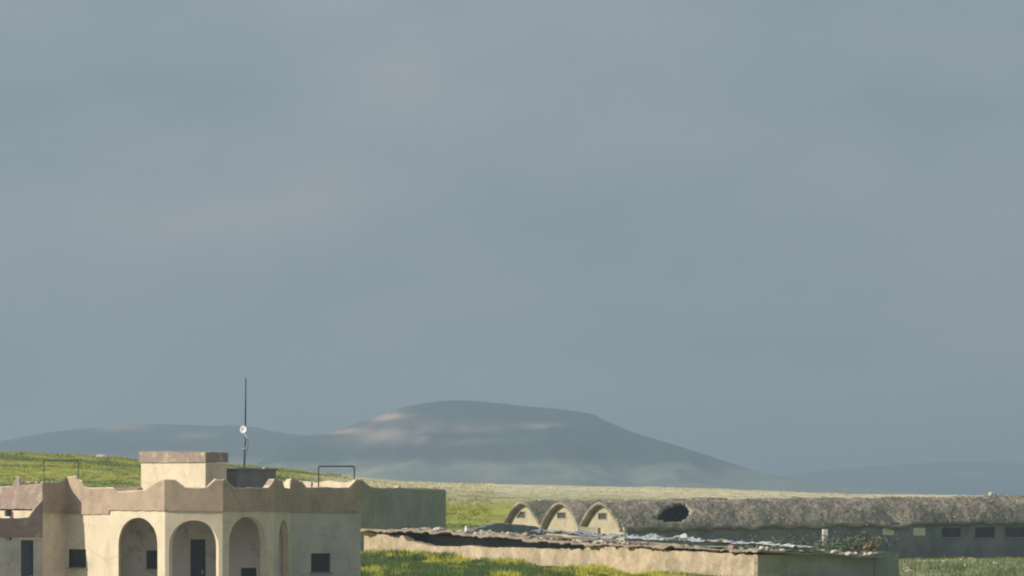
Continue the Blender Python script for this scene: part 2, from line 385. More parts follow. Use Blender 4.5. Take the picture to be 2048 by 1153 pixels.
LEFT = [(-400, 925), (-200, 905), (-60, 893), (0, 882), (50, 873), (110, 862), (180, 855), (250, 849), (320, 846), (360, 847), (400, 849), (440, 850), (480, 849), (510, 853), (540, 860), (580, 867), (640, 872), (720, 885), (850, 920), (1000, 960), (1100, 985)]
o, v = hill('hill', LEFT, 4300, 1000, M['hill'], 57, 20)
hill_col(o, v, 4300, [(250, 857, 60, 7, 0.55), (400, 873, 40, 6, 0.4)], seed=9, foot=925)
FARR = [(1400, 985), (1500, 965), (1580, 948), (1680, 937), (1780, 930), (1880, 924), (1960, 923), (2048, 927), (2150, 930), (2300, 940), (2600, 960), (2900, 985)]
o, v = hill('hill', FARR, 7000, 1100, M['hill'], 73, 20)
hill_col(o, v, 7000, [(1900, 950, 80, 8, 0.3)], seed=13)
FARL = [(-900, 985), (-500, 950), (-200, 930), (100, 925), (500, 940), (1000, 950), (1400, 958), (1700, 985)]
o, v = hill('hill', FARL, 7200, 900, M['hill'], 79, 20)
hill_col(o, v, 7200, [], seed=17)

# ------------------------------------------------------------------ haze
hb = MB(); hb.box((0, 4150, 36), (2700, 0, 0), (0, 4550, 0), (0, 0, 56))
M['haze'] = bpy.data.materials.new('haze'); M['haze'].use_nodes = True
hn = M['haze'].node_tree; hn.nodes.clear()
ho = hn.nodes.new('ShaderNodeOutputMaterial'); hv = hn.nodes.new('ShaderNodeVolumePrincipled')
hv.inputs['Color'].default_value = (0.66, 0.84, 0.965, 1); hv.inputs['Density'].default_value = 0.00038
hv.inputs['Anisotropy'].default_value = 0.35
hn.links.new(hv.outputs[0], ho.inputs['Volume'])
hz = hb.build('haze', M['haze']); tag(hz, kind='stuff')

# ------------------------------------------------------------------ the plastered house
ZB = -0.4
house = thing('house', 'cream plastered house with arched porch and brown horned parapet', 'house', (X(400, 152), 152, 0))
Gp, K, V, B, Cc, D, E, Fp = PT(-60, 155.25), PT(85, 152.6), PT(134, 153.5), PT(330, 150), PT(445, 150), PT(548, 151.87), PT(583, 153.9), PT(720, 154.75)
path = [Gp, K, V, B, Cc, D, E, Fp]
inner = offset_path(path, -0.28)
pout = offset_path(path, 0.05); pin = offset_path(path, -0.22)
def rectloop(P0, P1, px0, px1, py0, py1):
    a, d0 = hit(P0, P1, px0); b, d1 = hit(P0, P1, px1); d = (d0 + d1) / 2
    return [(a, Z(py1, d)), (b, Z(py1, d)), (b, Z(py0, d)), (a, Z(py0, d))]
def archpts(P0, P1, px0, px1, apex, spring):
    a, d0 = hit(P0, P1, px0); b, d1 = hit(P0, P1, px1); d = (d0 + d1) / 2
    za = Z(apex, d); zs = Z(spring, d); r = [(a, ZB), (a, zs)]
    for k in range(1, 24):
        t = math.pi * k / 24; c = math.cos(t)
        r.append(((a + b) / 2 - (b - a) / 2 * (abs(c) ** 0.93) * (1 if c > 0 else -1), zs + (za - zs) * math.sin(t) ** 0.95))
    return r + [(b, zs), (b, ZB)]
def wallface(i, openings, holes, ztop, m):
    P0, P1 = path[i], path[i + 1]; L = (P1 - P0).length
    lo = [(0, ZB)]
    for o_ in openings: lo += o_
    lo += [(L, ZB), (L, ztop), (0, ztop)]
    return prism('wall', P0, P1, inner[i], inner[i + 1], [lo] + holes, m, house, step=0.3, jit=0.006)
ZT = Z(1022, 152)
win_L = rectloop(V, B, 138, 172, 1099, 1136); win_R = rectloop(E, Fp, 622, 661, 1107, 1145)
wallface(0, [], [], ZT, M['cream'])
wallface(1, [], [], ZT, M['cream'])
wallface(2, [archpts(V, B, 237, 315, 1036, 1092)], [win_L], ZT, M['cream'])
wallface(3, [archpts(B, Cc, 338, 437, 1041, 1096)], [], ZT, M['cream'])
wallface(4, [archpts(Cc, D, 458, 533, 1034, 1090)], [], ZT, M['cream'])
wallface(5, [archpts(D, E, 557, 577, 1040, 1100)], [], ZT, M['cream'])
wallface(6, [], [win_R], ZT, M['greyplaster'])
# parapet, one piece per face
def parapet(i, prof, bot, m, lit_edge=True):
    P0, P1 = pout[i], pout[i + 1]; L = (P1 - P0).length
    tp = top_profile(P0, P1, prof); tp[0] = (0, tp[0][1]); tp[-1] = (L, tp[-1][1])
    bt = top_profile(P0, P1, bot)
    bt[0] = (0, bt[0][1]); bt[-1] = (L, bt[-1][1])
    pa = prism('parapet', P0, P1, pin[i], pin[i + 1], [bt + tp[::-1]], m, house, step=0.14, jit=0.013)
    if lit_edge:
        e = 0.012; nn = (pin[i] - P0) * 0.12; nn2 = (pin[i + 1] - P1) * 0.12
        cl = [(a, z - 0.03) for a, z in tp] + [(a, z + random.uniform(0.012, 0.045)) for a, z in tp[::-1]]
        prism('sunlit_edge', P0 + nn, P1 + nn2, pin[i] - nn * 0.3, pin[i + 1] - nn2 * 0.3, [cl], M['cream'], pa, step=0.2, jit=0.012)  # added cream strip, the sunlit look of the cut tops put into its colour
    return pa
p = parapet(0, [(-60, 962), (-20, 975), (22, 974), (26, 969), (34, 955), (38, 957), (40, 972), (70, 970), (85, 966)], [(-60, 1018), (85, 1019)], M['weathered'])
parapet(1, [(85, 967), (117, 967), (124, 963), (131, 957), (134, 956)], [(85, 1026), (134, 1028)], M['band'])
parapet(2, [(134, 956), (151, 954), (157, 962), (163, 962), (168, 973), (175, 977), (226, 977), (234, 985), (262, 984), (292, 981), (302, 973), (318, 963), (330, 961)], [(134, 1029), (217, 1029), (218, 1021), (330, 1022)], M['band'])
parapet(3, [(330, 961), (345, 961), (352, 966), (367, 977), (390, 978), (412, 977), (420, 971), (431, 961), (445, 961)], [(330, 1022), (445, 1023)], M['band'])
parapet(4, [(445, 961), (453, 961), (461, 970), (470, 978), (500, 977), (536, 978), (543, 970), (549, 960), (552, 960)], [(445, 1023), (548, 1023)], M['band'])
parapet(5, [(548, 960), (565, 962), (569, 977), (580, 978), (582, 964), (584, 960)], [(548, 1023), (584, 1024)], M['band'])
parapet(6, [(583, 960), (597, 961), (604, 970), (613, 978), (640, 976), (690, 977), (698, 977), (706, 969), (713, 961), (721, 961)], [(583, 1025), (720, 1026)], M['band'])
# rear outline and rear parapet
back = [Fp, PT(721, 156.0), PT(470, 160.4), PT(-60, 163), Gp]
bin_ = offset_path(back, -0.25)
bprof = {1: [(721, 4.45), (690, 4.42), (665, 4.5), (640, 4.42), (600, 4.5), (570, 4.42), (548, 4.45), (540, 4.62), (515, 4.62), (500, 4.4), (470, 4.4)]}
for i in range(4):
    P0, P1 = back[i], back[i + 1]; L = (P1 - P0).length
    prism('wall', P0, P1, bin_[i], bin_[i + 1], [[(0, ZB), (L, ZB), (L, 3.72), (0, 3.72)]], M['cream'], house, step=0.4, jit=0.008)
    P0 = lerp(back[i], back[i + 1], 0.03); P1 = lerp(back[i], back[i + 1], 0.97); L = (P1 - P0).length
    if i == 1: tp = [(min(max(hit(P0, P1, a)[0], 0), L), b + 0.05) for a, b in bprof[1]]; tp[0] = (0, tp[0][1]); tp[-1] = (L, tp[-1][1])
    else: tp = [(L * k / 8, 4.28 + random.uniform(-0.03, 0.05)) for k in range(9)]
    nrm = Vector(((P1 - P0).y, -(P1 - P0).x, 0)).normalized()
    prism('parapet', P0 + nrm * 0.04, P1 + nrm * 0.04, P0 - nrm * 0.24, P1 - nrm * 0.24, [[(0, 3.735), (L, 3.735)] + tp[::-1]], M['cream'] if i == 1 else M['band'], house, step=0.14, jit=0.02)
# flat roof
rpoly = offset_path(path + back[1:4], -0.1, closed=True)
rv = [Vector((q.x, q.y, z)) for z in (3.5, 3.7) for q in rpoly]; n = len(rpoly)
tr = tessellate_polygon([[Vector((q.x, q.y, 0)) for q in rpoly]])
fixn(mesh_obj('roof', rv, [list(t) for t in tr] + [[i + n for i in t] for t in tr] + [[i, (i + 1) % n, n + (i + 1) % n, n + i] for i in range(n)], M['roofmud'], house))
# back wall of the porch with its door and windows
I0, I1 = PT(188, 152.85), Vector((E.x - 0.35, E.y - 0.1, 0)); IL = (I1 - I0).length
nI = Vector((-(I1 - I0).y, (I1 - I0).x, 0)).normalized()
idoor = rectloop(I0, I1, 381, 411, 1079, 1200); iwin = rectloop(I0, I1, 293, 321, 1101, 1138); iwin2 = rectloop(I0, I1, 482, 513, 1136, 1172)
prism('wall', I0, I1, I0 + nI * 0.25, I1 + nI * 0.25, [[(0, ZB), (IL, ZB), (IL, 3.48), (0, 3.48)], idoor, iwin, iwin2], M['porch'], house, step=0.4, jit=0.004)
def fit_pane(P0, P1, loop, name, parent, pane, frame, deep=0.13, bars=1, handle=False):
    d = (P1 - P0).normalized(); nn = Vector((-d.y, d.x, 0)); a, z0 = loop[0]; b, z1 = loop[2]
    c = P0 + d * ((a + b) / 2) + nn * deep + Vector((0, 0, (z0 + z1) / 2)); w = (b - a) / 2; h = (z1 - z0) / 2
    mb = MB(); mb.box(c, d * (w + 0.02), nn * 0.02, (0, 0, h + 0.02)); o_ = mb.build(name, pane, parent)
    mb = MB(); t = 0.03; c2 = c - nn * 0.035
    for s_ in (-1, 1):
        mb.box(c2 + d * (w - t) * s_, d * t, nn * 0.014, (0, 0, h)); mb.box(c2 + Vector((0, 0, (h - t) * s_)), d * (w - 2 * t), nn * 0.0137, (0, 0, t))
    for k in range(bars): mb.box(c2 + d * (w * (2 * (k + 1) / (bars + 1) - 1)), d * 0.012, nn * 0.012, (0, 0, h - 2 * t))
    mb.build('frame', frame, o_)
    if bars and pane is M['pane']:
        MB().box(P0 + d * ((a + b) / 2) - nn * 0.02 + Vector((0, 0, z0 - 0.02)), d * (w + 0.06), nn * 0.07, (0, 0, 0.022)).build('sill', M['rim'], o_)
    if handle:
        MB().box(c2 + d * (w * 0.6) + Vector((0, 0, -0.1)), d * 0.02, nn * 0.03, (0, 0, 0.08)).build('handle', M['alu'], o_)
    return o_
fit_pane(V, B, win_L, 'window', house, M['pane'], M['frame_dark'])
fit_pane(E, Fp, win_R, 'window', house, M['pane'], M['frame_dark'])
fit_pane(I0, I1, idoor, 'door', house, M['door'], M['door'], deep=0.1, bars=0, handle=True)
fit_pane(I0, I1, iwin, 'window', house, M['pane'], M['frame_dark'])
fit_pane(I0, I1, iwin2, 'window', house, M['pane'], M['frame_dark'])
# stair head and small cement block on the roof
def block(name, pxs, ds, z0, z1, m, parent):
    P = [PT(a, b) for a, b in zip(pxs, ds)]; Q = P[0] + (P[2] - P[1]); poly = [P[0], P[1], P[2], Q]
    v_ = [Vector((q.x, q.y, z)) for z in (z0, z1) for q in poly]
    return fixn(mesh_obj(name, v_, [[0, 1, 2, 3], [4, 5, 6, 7]] + [[i, (i + 1) % 4, 4 + (i + 1) % 4, 4 + i] for i in range(4)], m, parent)), poly
st, poly = block('stair_head', (282, 411, 453), (156.3, 154.0, 154.9), 3.6, Z(927, 154), M['cream'], house)
def capslab(poly, ov, zb, tops, m, parent, name):
    op = offset_path(poly, ov, closed=True)
    pts = []; zt = []
    for i in range(4):
        a, b = op[i], op[(i + 1) % 4]; k = 6
        for j in range(k): pts.append(lerp(a, b, j / k)); zt.append(tops(i, j / k))
    n_ = len(pts); cen = sum(pts, Vector()) / n_
    v_ = [Vector((q.x, q.y, zb + random.uniform(-0.012, 0.012))) for q in pts] + [Vector((q.x, q.y, z)) for q, z in zip(pts, zt)] + [Vector((cen.x, cen.y, zb)), Vector((cen.x, cen.y, max(zt)))]
    f = []
    for i in range(n_):
        j = (i + 1) % n_; f += [[i, j, n_ + j, n_ + i], [2 * n_, i, j], [2 * n_ + 1, n_ + i, n_ + j]]
    return fixn(mesh_obj(name, v_, f, m, parent))
zt0 = Z(905, 154)
front = [0.03, 0.05, 0.03, 0.05, -0.05, -0.02]
capslab(poly, 0.05, Z(925, 154), lambda i, t: zt0 + (front[int(t * 6 + 0.01)] if i == 0 else 0.0) + random.uniform(-0.02, 0.02), M['weathered'], st, 'cap')
cb, poly2 = block('roof_block', (452, 474, 552), (156.4, 156.0, 157.45), 3.6, Z(940, 156), M['dark_box'], house)
capslab(poly2, 0.05, Z(940, 156) + 0.001, lambda i, t: Z(937, 156) + random.uniform(0, 0.012), M['dark_box'], cb, 'cap')
# the lower wing of the house at its side
Wn = lerp(V, K, (85 - 134) / (85 - 134)); wdir = (K - V).normalized()
WK = K - wdir * 0.02 + Vector((wdir.y, -wdir.x, 0)) * 0.0
W0 = PT(-10, 151.93)
W1 = Vector((K.x, K.y - 0.06, 0))
wn = Vector(((W1 - W0).y, -(W1 - W0).x, 0)).normalized()
wL = (W1 - W0).length
wdoor = rectloop(W0, W1, 42, 67, 1081, 1220)
prism('wall', W0, W1, W0 - wn * 0.26, W1 - wn * 0.26, [[(0, ZB), (wL, ZB), (wL, Z(1072, 152)), (0, Z(1072, 152))], wdoor], M['greyplaster'], house, step=0.4, jit=0.006)
fit_pane(W0, W1, wdoor, 'door', house, M['door'], M['door'], deep=0.1, bars=0, handle=True)
Wp0, Wp1 = W0 + wn * 0.05, W1 + wn * 0.05 - (W1 - W0).normalized() * 0.03
tp = top_profile(Wp0, Wp1, [(-10, 1034), (0, 1036), (40, 1037), (58, 1035), (66, 1024), (76, 1011), (84, 1002)]); wl2 = (Wp1 - Wp0).length
tp[0] = (0, tp[0][1]); tp[-1] = (wl2, tp[-1][1])
prism('parapet', Wp0, Wp1, Wp0 - wn * 0.28, Wp1 - wn * 0.28, [[(0, Z(1075, 152)), (wl2, Z(1075, 152))] + tp[::-1]], M['weathered'], house, step=0.14, jit=0.014)
wq = [W0 - wn * 0.1, W1 - wn * 0.1, W1 + Vector((-2.2, 2.2, 0)), W0 + Vector((-2.2, 2.2, 0))]
# lintel, drain spout
d_ = (W1 - W0).normalized(); s0, _d = hit(W0, W1, 38); s1, _d = hit(W0, W1, 84)
MB().box(W0 + d_ * ((s0 + s1) / 2) + wn * 0.012 + Vector((0, 0, Z(1077.5, 152))), d_ * ((s1 - s0) / 2), wn * 0.02, (0, 0, 0.028)).build('lintel', M['cream'], house)
s0, _d = hit(W0, W1, 17)
MB().box(W0 + d_ * s0 + wn * 0.14 + Vector((0, 0, Z(1078, 152))), d_ * 0.05, wn * 0.16, (0, 0, 0.045)).build('drain_spout', M['iron'], house)
s0, _d = hit(Gp, K, 20); dk = (K - Gp).normalized(); nk = Vector((dk.y, -dk.x, 0))
MB().box(Gp + dk * s0 + nk * 0.1 + Vector((0, 0, Z(1026, 153.8))), dk * 0.05, nk * 0.12, (0, 0, 0.13)).build('drain_spout', M['iron'], house)
for k, ww in ((0, [wq[0], wq[3]]),):
    a, b = ww; nn = Vector(((a - b).y, -(a - b).x, 0)).normalized(); L = (a - b).length
    prism('wall', b, a, b - nn * 0.25, a - nn * 0.25, [[(0, ZB), (L, ZB), (L, 2.3), (0, 2.3)]], M['cream'], house)

# yard wall behind the house
Y0, Y1 = PT(690, 217.0), PT(892, 226.0); yn = Vector(((Y1 - Y0).y, -(Y1 - Y0).x, 0)).normalized(); L = (Y1 - Y0).length
yt = top_profile(Y0, Y1, [(690, 975), (712, 970), (720, 962), (726, 963), (733, 970), (742, 976), (760, 978), (796, 978), (799, 975), (803, 978), (850, 980), (886, 981), (892, 983)]); yt[0] = (0, yt[0][1]); yt[-1] = (L, yt[-1][1])
yard = tag(prism('yard_wall', Y0, Y1, Y0 - yn * 0.3, Y1 - yn * 0.3, [[(0, -0.2), (L, -0.2)] + yt[::-1]], M['mossy'], None, step=0.25, jit=0.02), 'tall shaded mossy mud wall standing behind the low stony shed', 'wall')

cl = [(a, z - 0.04) for a, z in yt] + [(a, z + 0.05 + random.uniform(0, 0.03)) for a, z in yt[::-1]]
prism('sunlit_edge', Y0 - yn * 0.02, Y1 - yn * 0.02, Y0 - yn * 0.29, Y1 - yn * 0.29, [cl], M['cream'], yard, step=0.4, jit=0.015)  # added cream strip painting the sunlit top line of the wall

# pipe frames, mast
def pipe_frame(px0, px1, py0, py1, d, m, label):
    t = thing('pipe_frame', label, 'pipe frame', (X((px0 + px1) / 2, d), d, 3.7))
    a, b = Vector((X(px0, d), d, 3.7)), Vector((X(px1, d), d + 0.3, 3.7)); zt_ = Z(py0, d)
    r = 0.028 if m is M['iron'] else 0.017
    for q in (a, b): MB().tube([q, Vector((q.x, q.y, zt_ - 0.05))], r).build('post', m, t, True)
    pts = [Vector((a.x, a.y, zt_ - 0.05)), Vector((a.x + 0.02, a.y, zt_ - 0.01)), Vector((a.x + 0.07, a.y + 0.02, zt_))]
    pts += [Vector((b.x - 0.07, b.y - 0.02, zt_)), Vector((b.x - 0.02, b.y, zt_ - 0.01)), Vector((b.x, b.y, zt_ - 0.05))]
    MB().tube(pts, r).build('top_rail', m, t, True)
pipe_frame(637, 708, 933, 978, 155.0, M['iron'], 'dark iron pipe frame standing on roof behind the horned parapet')
pipe_frame(88, 155, 921, 950, 158.0, M['green_iron'], 'thin green pipe frame on roof against the grassy slope')
md = 156.7
mast = thing('antenna_mast', 'tall thin antenna mast with white dish on roof block', 'antenna', (X(489, md), md, Z(937, md)))
MB().tube([(X(488, md), md, Z(938, md)), (X(489, md), md, Z(905, md)), (X(491, md), md, Z(880, md)), (X(490.5, md), md, Z(862, md))], 0.028).build('lower_pole', M['iron'], mast, True)
MB().tube([(X(490.5, md), md, Z(864, md)), (X(491, md), md, Z(810, md)), (X(491.5, md), md, Z(756, md))], [0.032, 0.028, 0.022]).build('upper_pole', M['iron'], mast, True)
mb = MB(); cdish = Vector((X(488, md), md - 0.12, Z(860, md))); ax = Vector((-0.25, -0.95, 0.15)).normalized(); u = ax.cross(Vector((0, 0, 1))).normalized(); w = u.cross(ax)
rings = []
for k in range(5):
    r = 0.135 * k / 4; b0 = len(mb.v)
    for j in range(18):
        a = 2 * math.pi * j / 18; mb.v.append(cdish + (u * math.cos(a) + w * math.sin(a) * 1.1) * max(r, 0.004) + ax * (r * r * 2.2))
    rings.append(b0)
for k in range(4):
    for j in range(18): mb.f.append([rings[k] + j, rings[k] + (j + 1) % 18, rings[k + 1] + (j + 1) % 18, rings[k + 1] + j])
mb.f.append([rings[0] + j for j in range(18)])
dish = mb.build('dish', M['dish'], mast, True); sm = dish.modifiers.new('t', 'SOLIDIFY'); sm.thickness = 0.012
MB().tube([cdish - ax * 0.01, cdish - ax * 0.1, Vector((X(490.5, md), md, Z(861, md)))], 0.015).build('bracket', M['iron'], mast)
MB().tube([cdish, cdish + ax * 0.12], 0.01).build('feed_horn', M['iron'], dish)
MB().tube([(X(490, md), md - 0.06, Z(867, md)), (X(495, md), md - 0.06, Z(877, md))], 0.035).build('receiver_box', M['alu'], mast)
MB().tube([(X(495, md), md - 0.04, Z(877, md)), (X(497, md), md - 0.03, Z(890, md)), (X(493, md), md - 0.03, Z(905, md)), (X(490, md), md - 0.03, Z(930, md))], 0.009).build('cable', M['iron'], mast)
MB().tube([(X(484, md), md - 0.05, Z(899, md)), (X(492, md), md - 0.05, Z(897, md))], 0.022).build('clamp', M['alu'], mast)

# ------------------------------------------------------------------ barns: three parallel mud vaults
AX = Vector((math.sin(math.radians(60)), math.cos(math.radians(60)), 0)); PB = Vector((-AX.y, AX.x, 0)); NF = -PB   # axis, back, front normal of the long side
O3 = PT(1248, 290.0)
BW = 5.3; EAVE = 1.5; RISE = 1.83; SLOPE = 0.0125
def roof_z(t): return EAVE + RISE * (1 - abs(2 * t - 1) ** 1.75)
def vault(k, length, label, hole=None, windows=(), dz=0.0, apex=0.0):
    O = O3 + PB * (k * (BW + 0.15)); zb = -1.2
    tb = thing('barn', label, 'barn', (O.x, O.y, -0.85), 'mud vault barns side by side')
    # roof shell
    ov = 0.42; ns = int((length + ov) / 0.2); ntt = 44
    T = np.linspace(0, 1, ntt + 1); S = np.linspace(-ov, length, ns + 1)
    TT, SS = np.meshgrid(T, S)
    u = BW * TT; zz = EAVE + (RISE + apex) * (1 - np.abs(2 * TT - 1) ** 1.75) + SLOPE * SS + dz
    # eaves hang a little past the walls
    u = (u - BW / 2) * 1.09 + BW / 2; zz = zz - 0.10 * np.abs(2 * TT - 1) ** 6
    lump = (fbm(SS / 0.9 + 50 * k, TT * 6, 61 + k, 4) - 0.5) * 0.20 + (fbm(SS / 5.0, TT * 2 + 9 * k, 67 + k, 2) - 0.5) * 0.2
    edge = sstep(0.35, 1.3, SS + ov)
    lump = lump * (0.25 + 0.75 * edge)
    ang = np.cos((TT - 0.5) * math.pi * 0.9)
    zz = zz + lump * ang; u = u + lump * (TT - 0.5) * 1.5
    ragged = (fbm(SS / 0.5, TT * 0 + k, 71, 3) - 0.5) * 0.28
    zz = zz + ragged * (np.abs(2 * TT - 1) > 0.93)
    dent = None
    vx = O.x + AX.x * SS + PB.x * u; vy = O.y + AX.y * SS + PB.y * u
    if hole:
        dc = hole[1]
        dd = np.exp(-((SS - dc[0]) / 0.9) ** 2 - ((TT - dc[1]) / 0.1) ** 2); zz = zz - dd * 0.5
    vv = np.stack([vx.ravel(), vy.ravel(), zz.ravel()], 1); w_ = ntt + 1
    pxs = vx / vy * F + 1024; pys = HY - (zz - ZC) / vy * F
    fs = []
    for i in range(ns):
        for j in range(ntt):
            if hole and j < ntt // 2:
                s_ = (S[i] + S[i + 1]) / 2; t_ = (T[j] + T[j + 1]) / 2
                if inside(s_, t_, hole[0]): continue
            a = i * w_ + j; fs.append([a, a + 1, a + w_ + 1, a + w_])
    ro = mesh_obj('roof', vv, fs, M['thatch'], tb, smooth=True); fixn(ro)
    md_ = ro.modifiers.new('thick', 'SOLIDIFY'); md_.thickness = 0.2; md_.offset = -1
    # pale rim of the vault's mouth
    rv_ = []; rf = []
    for j, t in enumerate(np.linspace(0.0, 1, 40)):
        for (din, sa) in ((-0.02, -ov - 0.03), (0.13, -ov - 0.03), (0.13, -ov + 0.1), (-0.02, -ov + 0.1)):
            uu = (t - 0.5) * (BW * 1.09 - 2 * din) + BW / 2; z_ = EAVE + (RISE + apex - din) * (1 - abs(2 * t - 1) ** 1.75) - 0.10 * abs(2 * t - 1) ** 6 + SLOPE * sa + dz
            jx = random.uniform(-0.02, 0.02)
            q = O + AX * sa + PB * uu; rv_.append(Vector((q.x, q.y, z_ + jx)))
    for j in range(39):
        for q in range(4): rf.append([j * 4 + q, j * 4 + (q + 1) % 4, (j + 1) * 4 + (q + 1) % 4, (j + 1) * 4 + q])
    rf += [[0, 1, 2, 3], [156, 157, 158, 159]]
    fixn(mesh_obj('rim', rv_, rf, M['thatch'], ro))
    # gable wall (seen from its outer side travelling from back to front)
    P0, P1 = O + PB * (BW - 0.05), O + PB * 0.05; gl = (P1 - P0).length
    arch = []
    for j in range(0, 31):
        t = j / 30; arch.append((gl * t, EAVE + (RISE + apex - 0.1) * (1 - abs(2 * t - 1) ** 1.75) + dz - 0.12))
    gw = rectloop(P0, P1, *(((1033, 1050, 1024, 1036), (1115, 1131, 1026, 1037), (1197, 1213, 1027, 1039))[2 - k]))
    prism('gable', P0, P1, P0 + AX * 0.35, P1 + AX * 0.35, [[(0, zb), (gl, zb)] + arch[::-1], gw], M['gable'], tb, step=0.5, jit=0.01)
    wo = fit_pane(P0, P1, gw, 'window', tb, M['frame_dark'], M['frame_dark'], deep=0.12, bars=3)
    # light plaster band round the window
    a, z0 = gw[0]; b, z1 = gw[2]; d = (P1 - P0).normalized(); nn = Vector((d.y, -d.x, 0)); mb_ = MB()
    c = P0 + d * ((a + b) / 2) + nn * 0.006
    for s_ in (-1, 1):
        mb_.box(c + d * ((b - a) / 2 + 0.05) * s_ + Vector((0, 0, (z0 + z1) / 2)), d * 0.05, nn * 0.012, (0, 0, (z1 - z0) / 2))
        mb_.box(c + Vector((0, 0, (z1 + 0.03) if s_ > 0 else (z0 - 0.03))), d * ((b - a) / 2 + 0.1), nn * 0.0117, (0, 0, 0.03))
    mb_.build('surround', M['rim'], wo)
    # long side walls
    F0, F1 = O + AX * 0.36 + PB * 0.05, O + AX * length + PB * 0.05; fl = (F1 - F0).length
    holes = []
    for (px0, px1, py0, py1, kind) in windows: holes.append(rectloop(F0, F1, px0, px1, py0, py1))
    topz = [(fl * j / 20, EAVE + dz + SLOPE * length * j / 20 + 0.05) for j in range(21)]
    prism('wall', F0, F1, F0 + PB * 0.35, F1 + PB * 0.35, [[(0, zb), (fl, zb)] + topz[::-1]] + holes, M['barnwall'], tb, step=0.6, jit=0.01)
    for (wn_, h) in zip(windows, holes):
        if wn_[4] == 'pale': fit_pane(F0, F1, h, 'window', tb, M['litview'], M['whitewash'], deep=0.02, bars=0)
        else: fit_pane(F0, F1, h, 'window', tb, M['pane'], M['frame_dark'], deep=0.2, bars=1)
    Bk0, Bk1 = O + AX * 0.36 + PB * (BW - 0.05), O + AX * length + PB * (BW - 0.05)
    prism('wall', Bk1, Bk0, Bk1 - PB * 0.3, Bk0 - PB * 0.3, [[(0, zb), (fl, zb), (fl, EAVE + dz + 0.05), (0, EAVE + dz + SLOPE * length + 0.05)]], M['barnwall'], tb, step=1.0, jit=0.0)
    E0, E1 = O + AX * (length - 0.3) + PB * 0.4, O + AX * (length - 0.3) + PB * (BW - 0.4); el = (E1 - E0).length
    ar = [(el * j / 20, EAVE + (RISE - 0.15) * (1 - abs(2 * j / 20 - 1) ** 1.75) + dz + SLOPE * length - 0.1) for j in range(21)]
    prism('gable', E0, E1, E0 - AX * 0.25, E1 - AX * 0.25, [[(0, zb), (el, zb)] + ar[::-1]], M['gable'], tb, step=0.8, jit=0.0)
    # loose straw and clods on the roof
    N = int(length * 60); ss = rng.uniform(0.0, length - 0.2, N); tt = rng.uniform(0.02, 0.98, N)
    if hole: keep = np.array([not inside(a, b, hole[0], 0.12) for a, b in zip(ss, tt)]); ss = ss[keep]; tt = tt[keep]; N = len(ss)
    iu = np.clip(((ss + ov) / (length + ov) * ns).astype(int), 0, ns); it = np.clip((tt * ntt).astype(int), 0, ntt)
    pos = vv.reshape(ns + 1, ntt + 1, 3)[iu, it] + rng.normal(0, 0.05, (N, 3)) * [1, 1, 0.3]
    sz = rng.uniform(0.05, 0.2, N)[:, None]
    d1 = rng.normal(0, 1, (N, 3)); d1 /= np.linalg.norm(d1, axis=1)[:, None]; d1[:, 2] = np.abs(d1[:, 2]) * 0.7
    d2 = np.cross(d1, rng.normal(0, 1, (N, 3))); d2 /= np.linalg.norm(d2, axis=1)[:, None]
    a = pos - d2 * sz * 0.35; b = pos + d2 * sz * 0.35; c = pos + d1 * sz * 1.1; e = pos + np.cross(d1, d2) * sz * 0.4
    sv = np.stack([a, b, c, e], 1).reshape(-1, 3); q = np.arange(N) * 4
    sf = np.concatenate([np.stack([q, q + 1, q + 2], 1), np.stack([q + 1, q + 3, q + 2], 1), np.stack([q + 3, q, q + 2], 1)])
    tag(mesh_obj('straw_clumps', sv, sf, M['straw'], ro), kind='stuff')
    return tb, O
def inside(s_, t_, poly, grow=0.0):
    c = False; n_ = len(poly)
    cx = sum(p_[0] for p_ in poly) / n_; cy = sum(p_[1] for p_ in poly) / n_
    P = [(cx + (a - cx) * (1 + grow), cy + (b - cy) * (1 + grow)) for a, b in poly]
    for i in range(n_):
        (x1, y1), (x2, y2) = P[i], P[i - 1]
        if (y1 > t_) != (y2 > t_) and s_ < (x2 - x1) * (t_ - y1) / (y2 - y1) + x1: c = not c
    return c
def roof_st(px, py):
    """position on the near flank of the long barn's roof that is seen at a given place of the photograph"""
    best = None
    for t in np.linspace(0.0, 0.5, 60):
        u = (BW * t - BW / 2) * 1.09 + BW / 2
        P0 = O3 + PB * u; P1 = P0 + AX * 40; s_, d = hit(P0, P1, px)
        z = EAVE + RISE * (1 - abs(2 * t - 1) ** 1.75) + SLOPE * s_
        e = abs(HY - (z - ZC) / d * F - py)
        if best is None or e < best[0]: best = (e, s_, t)
    return best[1], best[2]
hole_poly = [roof_st(a, b) for a, b in ((1306, 1036), (1322, 1028), (1334, 1016), (1346, 1008), (1360, 1006), (1372, 1009), (1380, 1017), (1381, 1026), (1374, 1036), (1362, 1043), (1342, 1045), (1322, 1042))]
dent_c = roof_st(1783, 1030)
vault(2, 17.0, 'mud vault barn with pointed gable farthest from the holed long roof', apex=0.02)
vault(1, 24.0, 'mud vault barn whose gable stands between the two other gables')
WINS = [(1765, 1787, 1057, 1070, 'pale'), (1827, 1850, 1057, 1071, 'pale'), (1884, 1922, 1056, 1075, 'dark'), (1950, 1990, 1055, 1076, 'dark'), (2010, 2052, 1055, 1075, 'dark')]
vault(0, 38.0, 'long mud vault barn with a dark hole broken in its roof', hole=(hole_poly, dent_c), windows=WINS)
# corner pier of the long barn and the low lean-to wall before its gable
q = O3 + AX * -0.1 - PB * 0.28
pier = MB(); pier.box((q.x, q.y, 0.35), AX * 0.12, PB * 0.12, (0, 0, 1.25)); pier = pier.build('pier', M['gable'], bpy.data.objects['barn.002'])

